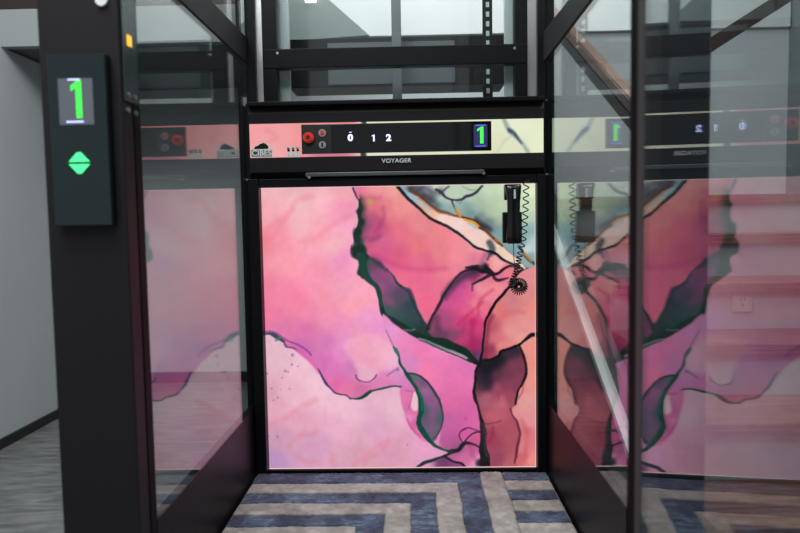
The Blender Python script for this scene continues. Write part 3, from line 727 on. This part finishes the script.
# ================================================================== rug
def make_rug():
    x0, x1, y0, y1 = XL+0.008, XR-0.006, 1.68, YB-0.052
    dens = 330
    nx, ny = int((x1-x0)*dens), int((y1-y0)*dens)
    gx, gy = np.meshgrid(np.linspace(x0, x1, nx), np.linspace(y0, y1, ny))
    wx = gx + 0.006*fbm(gx*100, gy*100, 9, 201, 3); wy = gy + 0.006*fbm(gx*100, gy*100, 9, 301, 3)
    S = 0.0955; B = 2.724
    XC = 0.256                     # seam right of the nested chevrons
    # distance inward from the nested right angle: 0 at the outermost stripe
    inner = np.minimum((XC - wx), (B - wy) + 0.012*0)
    band = inner / S
    idx = np.floor(band)
    fr_ = band - idx
    left = wx < XC
    strip = (wx >= XC) & (wx < XC + 0.092)
    rb = (B + 0.020 - wy) / S; ridx = np.floor(rb); rfr = rb - ridx
    dark = np.where(left, (idx % 2) == 0, np.where(strip, False, (ridx % 2) == 0))
    dark = dark | (left & (idx < 0))
    # distance to nearest seam for the tufted grooves
    e_left = np.minimum(fr_, 1-fr_)*S
    e_right = np.minimum(rfr, 1-rfr)*S
    e_strip = np.minimum(np.abs(wx-XC), np.abs(wx-XC-0.092))
    e = np.where(left, np.minimum(e_left, np.abs(wx-XC)), np.where(strip, e_strip, np.minimum(e_right, e_strip)))
    tuft = fbm(gx*1000, gy*1000, 9, 401, 3)
    z = RZ + 0.005*np.clip(e/0.012, 0, 1)**0.5 + 0.0022*tuft + 0.002*fbm(gx*100, gy*100, 7, 431, 2) + np.where(dark, 0, 0.002)
    edge = np.minimum(np.minimum(gx-x0, x1-gx), np.minimum(gy-y0, y1-gy))
    z = np.where(edge < 0.012, RZ-0.012 + (z-RZ+0.012)*np.sqrt(np.clip(edge/0.012, 0, 1)), z)
    n1 = fbm(wx*100, wy*100, 6, 501, 4); n2 = fbm(gx*100, gy*100, 2.2, 601, 3); n3 = fbm(wx*100+0.6*wy*100, wy*100*2.5, 7, 701, 4)
    blue = np.stack([66+46*n1+28*n2, 86+52*n1+30*n2, 118+56*n1+30*n2], -1)
    vein = np.clip(1-np.abs(n3)*10, 0, 1)*np.clip(n1*4+0.8, 0, 1)
    blue = blue*(1-0.7*vein[..., None]) + np.array([150, 190, 200])*0.7*vein[..., None]
    beige = np.stack([196+44*n1+34*n2, 194+44*n1+34*n2, 187+44*n1+34*n2], -1)
    groove = np.clip(1-e/0.006, 0, 1)[..., None]
    C = s2l(np.clip(np.where(dark[..., None], blue, beige)*(0.86-0.22*groove), 0, 255))
    co = np.stack([gx, gy, z], -1).reshape(-1, 3)
    ids = np.arange(nx*ny).reshape(ny, nx)
    q = np.stack([ids[:-1, :-1], ids[:-1, 1:], ids[1:, 1:], ids[1:, :-1]], -1).reshape(-1, 4)
    me = bpy.data.meshes.new('rug')
    me.vertices.add(len(co)); me.vertices.foreach_set('co', co.ravel())
    me.loops.add(q.size); me.loops.foreach_set('vertex_index', q.ravel().astype(np.int32))
    me.polygons.add(len(q)); me.polygons.foreach_set('loop_start', (np.arange(len(q))*4).astype(np.int32))
    me.polygons.foreach_set('loop_total', np.full(len(q), 4, np.int32))
    me.update(calc_edges=True)
    a = me.color_attributes.new('pile', 'FLOAT_COLOR', 'POINT')
    a.data.foreach_set('color', np.concatenate([C.reshape(-1, 3), np.ones((nx*ny, 1))], 1).ravel())
    m, nt, b = mat_new('tufted wool')
    at = nt.nodes.new('ShaderNodeAttribute'); at.attribute_name = 'pile'
    nt.links.new(at.outputs['Color'], b.inputs['Base Color']); b.inputs['Roughness'].default_value = 0.9
    b.inputs['Sheen Weight'].default_value = 0.3
    me.materials.append(m)
    o = bpy.data.objects.new('rug', me); COL.objects.link(o)
    tag(o, 'slate blue and beige tufted rug with nested angular stripes on the lift floor', 'rug')
make_rug()

# ================================================================== emergency handset and its cord
yh = YB - 0.075
hs = thing('telephone_handset', 'glossy black telephone handset with coiled cord hanging before the lit picture', 'telephone', tuple(onY(512, 245, yh)))
def hpt(px, py, y): return onY(px, py, y)
# cradle behind, handset body as a lofted bar
bm = bmesh.new()
a = hpt(503.5, 186, yh); b = hpt(521, 186, yh); c = hpt(503, 243, yh)
secs = [(184.5, 504.6, 520.0, 0.0), (187, 504.4, 520.6, 0.010), (193, 505.2, 520.2, 0.012), (200, 506.6, 519.6, 0.004), (212, 506.8, 519.4, 0.0), (226, 506.6, 519.8, 0.004), (233, 505.6, 520.6, 0.012), (240, 505.4, 520.8, 0.010), (243.5, 506.6, 519.8, 0.002)]
rings = []
for py, xl, xr, bulge in secs:
    l = hpt(xl, py, yh); r = hpt(xr, py, yh); cx_ = (l.x+r.x)/2; w = (r.x-l.x)/2; dp = 0.018+bulge
    ring = []
    for k in range(20):
        an = 2*PI*k/20; ca, sa = math.cos(an), math.sin(an)
        sx_ = math.copysign(abs(ca)**0.55, ca); sy_ = math.copysign(abs(sa)**0.55, sa)
        ring.append(bm.verts.new((cx_+w*sx_, yh-0.012+(-dp*0.8)*sy_, (l.z+r.z)/2)))
    rings.append(ring)
for r1, r2 in zip(rings, rings[1:]):
    for k in range(20): bm.faces.new((r1[k], r1[(k+1) % 20], r2[(k+1) % 20], r2[k]))
bm.faces.new(rings[0]); bm.faces.new(rings[-1][::-1])
bmesh.ops.recalc_face_normals(bm, faces=bm.faces[:])
body = link('handset_body', bm, M_handset, hs, True)
x0, x1, z0, z1 = rectY(502.8, 212, 521.8, 243, yh)
box('cradle', (x0, yh-0.008, z0), (x1, yh+0.022, z1), M_black2, hs, 0.004)
x0, x1, z0, z1 = rectY(504.4, 184.5, 520.5, 200, yh)
box('cradle_hook', (x0, yh-0.008, z0), (x1, yh+0.022, z1), M_black2, hs, 0.004)
x0, x1, z0, z1 = rectY(512.4, 190, 514.4, 199, yh)
box('hook_tongue', (x0, yh-0.040, z0), (x1, yh-0.030, z1), M_silver, hs, 0.001)
# cord: a helix along a path, pitch tightening towards the knot
path = [(526.2, 180), (526.0, 195), (525.4, 212), (524.6, 226), (523.2, 240), (520.5, 252), (518.3, 262), (516, 272), (512.5, 280), (512, 285)]
PP = catmull([tuple(hpt(x, y, yh-0.004)) for x, y in path], 30)
def helix(P, r, phase_rate, tr):
    pts = []; ph = 0
    for i in range(len(P)-1):
        a, b = Vector(P[i]), Vector(P[i+1]); u = i/(len(P)-1)
        t = (b-a); L = t.length
        if L < 1e-7: continue
        t.normalize(); n1 = t.cross(Vector((0, 1, 0))).normalized(); n2 = t.cross(n1)
        st = 8
        for k in range(st):
            pp = a + (b-a)*(k/st)
            ph += L/st*phase_rate(u)
            rr = r(u)
            pts.append(pp + n1*math.cos(ph)*rr + n2*math.sin(ph)*rr)
    return pts
bm = bmesh.new()
tube(bm, helix(PP, lambda u: 0.0112-0.001*u, lambda u: 2*PI/(0.030 if u < 0.42 else max(0.011, 0.030-(u-0.42)*0.07)), 0.002), 0.0027, 5)
link('coiled_cord', bm, M_cord, hs, True)
# the looped bundle
ctr = hpt(518.8, 286.5, yh-0.004); R0 = 0.021; r0_ = 0.0145; pts = []
for k in range(620):
    th = k/620*2*PI*1.12+1.6; ph = th*21
    rr = R0 + r0_*math.cos(ph)
    pts.append(ctr + Vector((math.cos(th)*rr, r0_*0.8*math.sin(ph)-0.006*(k/620), math.sin(th)*rr)))
bm = bmesh.new(); tube(bm, pts, 0.0025, 5)
c2 = hpt(512.6, 283.5, yh-0.004); pts = []
for k in range(300):
    th = k/300*2*PI*1.0; ph = th*14
    pts.append(c2 + Vector((math.cos(th)*(0.009+0.010*math.cos(ph)), 0.009*math.sin(ph)-0.01, math.sin(th)*(0.012+0.010*math.cos(ph)))))
tube(bm, pts, 0.0022, 5)
link('cord_bundle', bm, M_cord, hs, True)
bm = bmesh.new(); tube(bm, [hpt(513.4, 243, yh-0.01), hpt(513.6, 255, yh-0.01), hpt(514.6, 266, yh-0.008), hpt(515.4, 280, yh-0.008)], 0.0016, 6)
link('straight_lead', bm, M_cord, hs, True)

# ================================================================== shaft
wall_l = thing('shaft_side_wall', 'glass side wall of the lift shaft left of the pink picture, black brace on top', 'shaft wall', (XL, 2.3, 0.0))
wall_r = thing('shaft_side_wall', 'glass side wall of the lift shaft between pink picture and open door', 'shaft wall', (XR, 2.3, 0.0))
shaft = thing('rear_window_frame', 'black rear window frame with cross rail standing above the button console', 'window frame', (-0.07, YB, 1.5))
TOP = 2.75
hl = (onX(257, 406, XL).z + onX(158, 517.3, XL).z)/2
hr = (onX(557.5, 415.3, XR).z + onX(625.5, 506.3, XR).z)/2
print('SIDE heights', onX(257, 406, XL), onX(158, 517.3, XL), onX(557.5, 415.3, XR), onX(625.5, 506.3, XR))
yl = onX(147, 266, XL).y; yr = onX(628, 266, XR).y
print('front of panes', yl, yr)
YBACK = YB + 0.05
for wl, x, h, yfnt, s in ((wall_l, XL, hl, yl, -1), (wall_r, XR, hr, yr, 1)):
    bm = bmesh.new(); bx(bm, (x, yfnt, -0.09), (x+s*0.03, YBACK, h), 0.002)
    link('lower_panel', bm, M_side, wl)
    box('glass_pane', (x, yfnt, h), (x+s*0.004, YBACK, TOP), M_glass, wl)
# rear corner posts
box('corner_post', (XL-0.05, YBACK, 0), (XL+0.012, YBACK+0.05, TOP), M_black2, wall_l, 0.003)
box('corner_post', (XR-0.012, YBACK, 0), (XR+0.05, YBACK+0.05, TOP), M_black2, wall_r, 0.003)
zc = ctop+0.018
def vbar(name, px0, px1, py, Y, m, par, d=0.03, z0=None, z1=TOP, bev=0.002):
    a, b = onY(px0, py, Y), onY(px1, py, Y)
    return box(name, (a.x, Y, zc if z0 is None else z0), (b.x, Y+d, z1), m, par, bev)
vbar('corner_channel', 247.5, 255, 50, YB-0.02, M_black2, shaft)
vbar('corner_channel', 537.5, 545.5, 50, YB-0.02, M_black2, shaft)
vbar('guide_rail', 255, 263, 50, YB+0.005, M_alu, shaft)
vbar('guide_rail', 527, 537.4, 50, YB+0.005, M_alu, shaft)
# window frame at the back, above the console
wf0 = onY(263, 50, YB).x; wi0 = onY(277.5, 50, YB).x; wi1 = onY(514, 50, YB).x; wf1 = onY(527, 50, YB).x
box('window_stile', (wf0, YB-0.015, zc), (wi0, YB+0.035, TOP), M_black2, shaft, 0.003)
box('window_stile', (wi1, YB-0.015, zc), (wf1, YB+0.035, TOP), M_black2, shaft, 0.003)
cb0 = onY(396, 66, YB-0.015).z; cb1 = onY(396, 46.5, YB-0.015).z
rail = box('cross_rail', (wf0+0.003, YB-0.018, cb0), (wf1-0.003, YB+0.03, cb1), M_black2, shaft, 0.003)
for px, py in ((277.5, 53.3), (514.5, 48.3)):
    p = onY(px, py, YB-0.018); bm = bmesh.new(); cyl(bm, (p.x, YB-0.018, p.z), (p.x, YB-0.023, p.z), 0.0055, 16)
    o = link('rivet', bm, M_steel); sub(o, rail)
box('rear_glass', (wi0+0.003, YB+0.012, zc), (wi1-0.003, YB+0.018, TOP), M_rearglass, shaft)
# pale strips added for light caught on the window's glass edges
vbar('glass_edge_strip', 279, 289.5, 50, YB+0.08, M_alupale, shaft, 0.02)
vbar('glass_edge_strip', 504.5, 513, 50, YB+0.08, M_alupale, shaft, 0.02)

# diagonal braces in the glass wall planes
def brace(X, s, up0, up1, lo0, lo1):
    pts = [onX(*up0, X), onX(*up1, X), onX(*lo1, X), onX(*lo0, X)]
    d = (pts[1]-pts[0]).normalized(); e = (pts[2]-pts[3]).normalized()
    pts[0] = pts[0]-d*0.35; pts[3] = pts[3]-e*0.35
    bm = bmesh.new()
    prism(bm, pts, (-s*0.012, 0, 0))
    return link('diagonal_brace', bm, M_black, wall_l if s < 0 else wall_r)
brace(XL+0.002, -1, (207, 0), (248, 42), (177, 0), (248.5, 67))
brace(XR-0.002, 1, (572, 0), (546, 32), (593.5, 0), (546, 62))

# left front pillar
PF = 1.46
pl = onY(49.5, 266, PF).x; pr = onY(128.5, 266, PF).x
print('pillar', pl, pr)
gate_l = thing('door_pillar', 'wide black door pillar at the left carrying the call station and lock plate', 'pillar', (pl, PF, 0))
fp = box('front_post', (pl, PF, 0), (pr, PF+0.06, TOP), M_black, gate_l, 0.006)
yj = onX(147, 266, pr+0.001).y
jm = box('door_jamb', (pr-0.05, PF+0.0605, 0), (pr+0.001, yj, TOP), plain('dark plum black jamb', (15, 12, 14), 0.55, spec=0.1), gate_l, 0.003)
# lock plate on the jamb with amber lamp
XJ = pr + 0.0012
def jamb(px, py): return onX(px, py, XJ)
a = jamb(122, 2); b = jamb(134.5, 100)
lz = onX(128, 102, XJ).z
lp = box('lock_plate', (XJ, PF+0.012, lz), (XJ+0.003, yj-0.012, TOP), plain('glossy slate plate', (58, 70, 72), 0.18), None, 0.001); sub(lp, jm)
p = onX(129, 41, XJ+0.003)
bm = bmesh.new(); bx(bm, (XJ+0.003, p.y-0.012, p.z-0.012), (XJ+0.0055, p.y+0.010, p.z+0.012), 0.001)
o = link('status_lamp', bm, M_orange); sub(o, jm)
for px, py in ((129, 95), (135.5, 98), (128.5, 110), (136, 113.5)):
    p = onX(px, py, XJ+0.003); bm = bmesh.new(); cyl(bm, (XJ, p.y, p.z), (XJ+0.005, p.y, p.z), 0.006, 14)
    o = link('rivet', bm, M_steel); sub(o, jm)
p = onY(102, 0.5, PF); bm = bmesh.new(); cyl(bm, (p.x, PF, p.z), (p.x, PF-0.006, p.z), 0.013, 28)
o = link('blanking_cap', bm, M_white); sub(o, fp)
# right front pillar, wide, standing behind the open door leaf
bm = bmesh.new()
A, B_, C_, D_ = (0.396, 1.23), (XR+0.003, yr-0.004), (0.766, 1.745), (0.539, 1.23)
prism(bm, [Vector((x, y, 0)) for x, y in (A, B_, C_, D_)], (0, 0, TOP))
rp = link('splayed_pillar', bm, plain('deep blue black coat', (24, 34, 42), 0.25), None)
tag(rp, 'dark blue black splayed pillar standing behind the glass of the open door', 'pillar')

# ================================================================== call station
cs = thing('call_station', 'slim dark call station with green number 1 and arrows on the left pillar', 'call station', tuple(onY(80, 140, PF)))
YS = PF - 0.022
x0, x1, z0, z1 = rect_corners((45, 54), (103.5, 54), (56.5, 226), (112.5, 225), YS)
# soft grey spacer behind the glass face
box('housing', (x0+0.001, YS+0.004, z0+0.001), (x1+0.003, PF-0.0005, z1-0.001), M_black2, cs, 0.002)
box('face_plate', (x0, YS, z0), (x1, YS+0.005, z1), M_station, cs, 0.0015)
dx0, dx1, ddz0, ddz1 = rect_corners((57.5, 78), (92, 79), (60.5, 125), (94.5, 124.5), YS)
sc = box('screen', (dx0, YS-0.0012, ddz0), (dx1, YS, ddz1), M_lcd, cs)
p = onY(77.5, 100, YS)
digit_one('floor_digit', 0.080, M_green, sc, (p.x, YS-0.0022, p.z+0.0012), 0.0009, 0.155)
for py, pxa, pxb in ((79.8, 68, 80), (122, 67, 84)):
    a, b = onY(pxa, py, YS), onY(pxb, py, YS)
    o = box('screen_caption', (a.x, YS-0.0020, a.z-0.0014), (b.x, YS-0.0011, a.z+0.0014), M_blue); sub(o, sc)
p = onY(79.5, 163, YS); bm = bmesh.new(); w, h = 0.0235, 0.0205
tri = lambda sgn: [Vector((p.x-w, YS-0.0015, p.z+sgn*0.0025)), Vector((p.x+w, YS-0.0015, p.z+sgn*0.0025)), Vector((p.x+0.004, YS-0.0015, p.z+sgn*(0.0025+h))), Vector((p.x-0.004, YS-0.0015, p.z+sgn*(0.0025+h)))]
prism(bm, tri(1), (0, 0.0014, 0)); o = link('up_arrow', bm, M_green2, cs)
bm = bmesh.new(); prism(bm, tri(-1), (0, 0.0014, 0)); link('down_arrow', bm, M_green2, cs)

# ================================================================== open door leaf
hx, hy = 0.385, 1.2
door = thing('lift_door', 'open glass lift door with slim black frame standing out at the right', 'door', (hx, hy, 0.0))
door.rotation_euler = (0, 0, 0)
ang = math.radians(4.6)
dvec = Vector((-math.sin(ang), -math.cos(ang), 0)); dn = Vector((math.cos(ang), -math.sin(ang), 0))
L = 0.9
def slab(name, s0, s1, t0, t1, z0, z1, m, par, bev=0.0):
    """box in the leaf's own axes: s along the leaf, t through it"""
    bm = bmesh.new(); bx(bm, (s0, t0, z0), (s1, t1, z1), bev)
    mt = Matrix(((dvec.x, dn.x, 0, hx), (dvec.y, dn.y, 0, hy), (0, 0, 1, 0), (0, 0, 0, 1)))
    bm.transform(mt)
    bmesh.ops.recalc_face_normals(bm, faces=bm.faces[:])
    return link(name, bm, m, par)
slab('hinge_stile', 0.0, 0.060, 0.0, 0.03, 0.02, TOP, M_matt, door, 0.003)
slab('hinge_stile_cover', 0.0605, 0.098, -0.002, 0.028, 0.02, TOP, plain('dark bronze stile', (66, 65, 66), 0.6, spec=0.15), door, 0.003)
slab('lock_stile', L-0.04, L, 0.0, 0.034, 0.02, TOP, M_black, door, 0.003)
slab('bottom_rail', 0.0985, L-0.04, 0.0, 0.034, 0.02, 0.075, M_black, door, 0.002)
slab('glass_pane', 0.0985, L-0.04, 0.0, 0.004, 0.075, TOP, M_doorglass, door)

# ================================================================== things behind the shaft
YM = 3.02
mx = vbar('rear_mullion', 391.5, 401, 30, YM, plain('brushed grey metal', (98, 104, 106), 0.35, 0.4), None, 0.04, 0.0, 2.9)
tag(mx, 'slim brushed metal mast standing upright behind the rear window', 'mast')
a = onY(483, 50, YM); b = onY(492.5, 50, YM)
sr = thing('slotted_rail', 'black slotted cable rail behind the right side of the rear window', 'rail', (a.x, YM, 0))
box('rail_channel', (a.x, YM, 0), (b.x, YM+0.02, 2.9), M_black, sr)
zz = 1.58
while zz < 2.2:
    box('slot', (a.x+0.014, YM-0.002, zz), (b.x-0.014, YM+0.001, zz+0.022), M_alupale, sr); zz += 0.042
YH = 3.15
x0, x1, z0, z1 = rectY(288.5, 37, 505, 86, YH)
hood = thing('machine_hood', 'dark machine hood crossing behind the rear window at the cross rail', 'machine hood', ((x0+x1)/2, YH, z0))
box('hood_shell', (x0, YH, z0), (x1, YH+0.2, z1), M_black, hood, 0.004)
u0, u1, v0, v1 = rectY(328, 42, 455, 84, YH)
box('hood_cover', (u0, YH-0.006, v0), (u1, YH, v1), plain('blue grey cover', (88, 98, 104), 0.3), hood, 0.002)

# ================================================================== room shell
YW = 4.35
# grey plank floor
bm = bmesh.new(); bx(bm, (-2.05, -0.6, -0.1), (XL-0.04, YW, 0.0)); o = struct(link('floor', bm, M_floor))
bm = bmesh.new(); bx(bm, (XL-0.04, YB+0.12, -0.1), (2.4, YW, 0.0)); struct(link('floor', bm, M_floor))
bm = bmesh.new(); bx(bm, (XR+0.04, -0.6, -0.1), (2.4, YB+0.12, 0.0)); struct(link('floor', bm, M_floor))
bm = bmesh.new(); bx(bm, (XL-0.04, -0.6, -0.1), (XR+0.04, 1.655, 0.0)); struct(link('floor', bm, M_floor))
XW = -2.0
SOF = onX(20, 55, XW).z
print('soffit', SOF)
struct(box('wall_left', (XW-0.1, -0.6, 0), (XW, YW, SOF), M_wallgrey))
struct(box('baseboard_left', (XW, -0.6, 0.0), (XW+0.015, YW, 0.048), M_base, None, 0.003))
struct(box('wall_back', (XW-0.1, YW, 0), (2.5, YW+0.1, 3.4), M_wallgrey))
struct(box('baseboard_back', (XW+0.016, YW-0.015, 0.0), (0.9, YW, 0.07), M_base, None, 0.003))
# white fascia and soffit of the floor above, left
ze = SOF
r = ray(20, 46.5); tt = (ze-CAM.z)/r.z; YF = (CAM + r*tt).y
zt = onY(20, 9, YF).z
print('fascia', YF, zt)
bm = bmesh.new(); bx(bm, (-3.2, YF, ze), (XL-0.1, YF+0.05, zt), 0.003); struct(link('trim_1', bm, plain('pale grey fascia paint', (136, 143, 145), 0.6)))
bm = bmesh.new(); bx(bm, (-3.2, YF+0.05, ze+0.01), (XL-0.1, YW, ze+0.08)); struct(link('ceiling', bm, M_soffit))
# dark timber upstand above the fascia
bm = bmesh.new(); bx(bm, (-3.2, YF+0.06, zt-0.02), (XL-0.1, YF+0.12, 3.3)); struct(link('trim_2', bm, M_brownwood))
# upper white wall band and the grey slanting underside of a flight above, seen through the rear window
zb = onY(600, 32, YW).z
struct(box('trim_4', (-0.9, YW-0.03, zb), (2.39, YW-0.0005, 3.4), M_wallwhite))
ys = YW-0.25
pts = [onY(*q, ys) for q in ((276, 0), (319, 0), (369, 35), (276, 42))]
pts[0] = pts[0] + Vector((0, 0, 0.35)); pts[1] = pts[1] + Vector((-0.33, 0, 0.35))
bm = bmesh.new(); prism(bm, pts, (0, 0.2, 0)); struct(link('trim_3', bm, M_greenwall))
p = onY(311, 1.5, ys)
lamp = box('wall_light', (p.x-0.032, ys-0.03, p.z-0.008), (p.x+0.032, ys-0.001, p.z+0.012), M_lamp, None, 0.002)
tag(lamp, 'small bright lamp seen through the top left of the rear window', 'lamp')
# right wall
struct(box('wall_right', (2.4, -0.6, 0), (2.5, YW, 3.4), plain('mid grey wall paint', (112, 122, 124), 0.7)))

# ================================================================== staircase
SX0, SX1 = 0.80, 2.38
st = thing('staircase', 'straight staircase with brown wooden treads and white risers right of the shaft', 'staircase', (1.6, 2.6, 0))
g, rs = 0.327, 0.197
n = 6
for i in range(n):
    Yk = 1.81 + g*i; h = 0.18 + rs*i
    if Yk > 4.1: break
    bm = bmesh.new(); bx(bm, (SX0+0.03, Yk+0.025, max(0, h-rs)), (SX1, Yk+0.045, h-0.045))
    link('riser', bm, M_riser, st)
    bm = bmesh.new(); bx(bm, (SX0+0.03, Yk, h-0.045), (SX1, Yk+g+0.044 if i < n-1 else YW-0.002, h), 0.004)
    link('tread', bm, M_tread, st)
# stringer on the open side
s0 = onX(545, 215, SX0); s1 = onX(626, 440, SX0)
sl = (s0.z-s1.z)/(s0.y-s1.y)
print('stringer', s0, s1, sl)
def zs(y): return s1.z + sl*(y-s1.y)
bm = bmesh.new()
ys0, ys1 = s1.y - s1.z/sl + 0.05, 4.2
w = 0.03
pts = [Vector((SX0, ys0, zs(ys0)-0.02)), Vector((SX0, ys1, zs(ys1))), Vector((SX0, ys1, zs(ys1)+0.22)), Vector((SX0, ys0, zs(ys0)+0.20))]
prism(bm, pts, (0.028, 0, 0)); link('stringer', bm, plain('grey stringer paint', (78, 82, 82), 0.5), st)
bm = bmesh.new()
pts = [Vector((SX0-0.044, y_, zs(y_)+d_)) for y_, d_ in ((ys0+0.06, 0.07), (ys1, 0.075), (ys1, 0.075+w), (ys0+0.06, 0.07+w))]
prism(bm, pts, (0.0435, 0, 0)); o = link('stringer_edge', bm, plain('bright white lacquer', (250, 252, 252), 0.3), st)
# handrail
hx0 = SX0 + 0.02
u0, u1 = onX(548, 8, hx0), onX(627, 96, hx0)
sl2 = (u0.z-u1.z)/(u0.y-u1.y)
dy, dz = (u0-u1).normalized().y, (u0-u1).normalized().z
e0 = u1 - (u0-u1)*0.12; e1 = u0 + (u0-u1)*0.15
hr_ = thing('handrail', 'brown wooden stair handrail with dark underside seen through the right glass', 'handrail', tuple(e0))
bm = bmesh.new()
nrm = Vector((0, -dz, dy))
prism(bm, [e0, e1, e1 - nrm*0.05, e0 - nrm*0.05], (0.055, 0, 0)); bmesh.ops.bevel(bm, geom=bm.edges[:], offset=0.006, segments=2, affect='EDGES'); link('rail', bm, M_rail, hr_)
bm = bmesh.new()
prism(bm, [e0 - nrm*0.051, e1 - nrm*0.051, e1 - nrm*0.1, e0 - nrm*0.1], (0.04, 0, 0)); link('rail_support', bm, M_base, hr_)
# second rail higher on the right
a1, a2 = onY(700, 44, 3.4), onY(775, -4, 3.4)
h2 = thing('upper_handrail', 'dark brown sloping rail high on the right beyond the open door', 'handrail', tuple(a1))
dd = (a2-a1).normalized(); nn = Vector((-dd.z, 0, dd.x))
bm = bmesh.new(); prism(bm, [a1-dd*0.1, a2+dd*0.6, a2+dd*0.6-nn*0.065, a1-dd*0.1-nn*0.065], (0, 0.05, 0)); link('rail', bm, M_brownwood, h2)
# socket on the riser
k = 3
p = onY(742, 302, 1.81+g*3+0.02)
so = thing('wall_socket', 'small square white socket on the white stair riser', 'socket', (p.x, p.y, p.z-0.04))
box('socket_plate', (p.x-0.042, p.y-0.004, p.z-0.042), (p.x+0.042, p.y+0.004, p.z+0.042), M_riser, so, 0.003)
bm = bmesh.new()
for dx_, dz_ in ((-0.008, 0.014), (0.008, 0.014), (0, -0.012)):
    bx(bm, (p.x+dx_-0.003, p.y-0.0052, p.z+dz_-0.006), (p.x+dx_+0.003, p.y-0.004, p.z+dz_+0.006))
link('socket_slot', bm, plain('socket slot grey', (110, 112, 114), 0.6), so)

# ================================================================== light
w = bpy.data.worlds.new('world'); bpy.context.scene.world = w; w.use_nodes = True
bg = w.node_tree.nodes['Background']; bg.inputs[0].default_value = (0.90, 0.96, 1.0, 1); bg.inputs[1].default_value = 0.38
def area(name, loc, sx, sy, e, col=(1, 1, 1), target=None):
    l = bpy.data.lights.new(name, 'AREA'); l.shape = 'RECTANGLE'; l.size = sx; l.size_y = sy; l.energy = e; l.color = col
    o = bpy.data.objects.new(name, l); COL.objects.link(o); o.location = loc
    if target is not None:
        o.rotation_euler = (Vector(target)-Vector(loc)).to_track_quat('-Z', 'Y').to_euler()
    return o
area('room_fill_light', (-1.1, 0.9, 3.3), 1.2, 1.2, 75, (1, 0.99, 0.97), (-1.6, 2.6, 0.6))  # unseen fill light added to brighten the left wall
area('room_fill_light', (0.2, -1.2, 4.3), 1.6, 1.2, 68, (1, 0.99, 0.97))  # added fill light behind the camera, no fitting built
area('back_fill_light', (0.2, 3.55, 3.1), 2.4, 0.4, 21, (1, 1, 1), (0.2, 4.35, 1.6))  # unseen fill added to whiten the back wall
area('stair_fill_light', (1.1, 2.3, 3.0), 0.8, 1.2, 33)  # unseen fill added to brighten the treads and white stringer edge

sc_ = bpy.context.scene
sc_.view_settings.view_transform = 'Standard'; sc_.view_settings.look = 'None'
sc_.view_settings.exposure = 0.0; sc_.view_settings.gamma = 1.0; sc_.view_settings.use_curve_mapping = False
sc_.cycles.transparent_max_bounces = 24
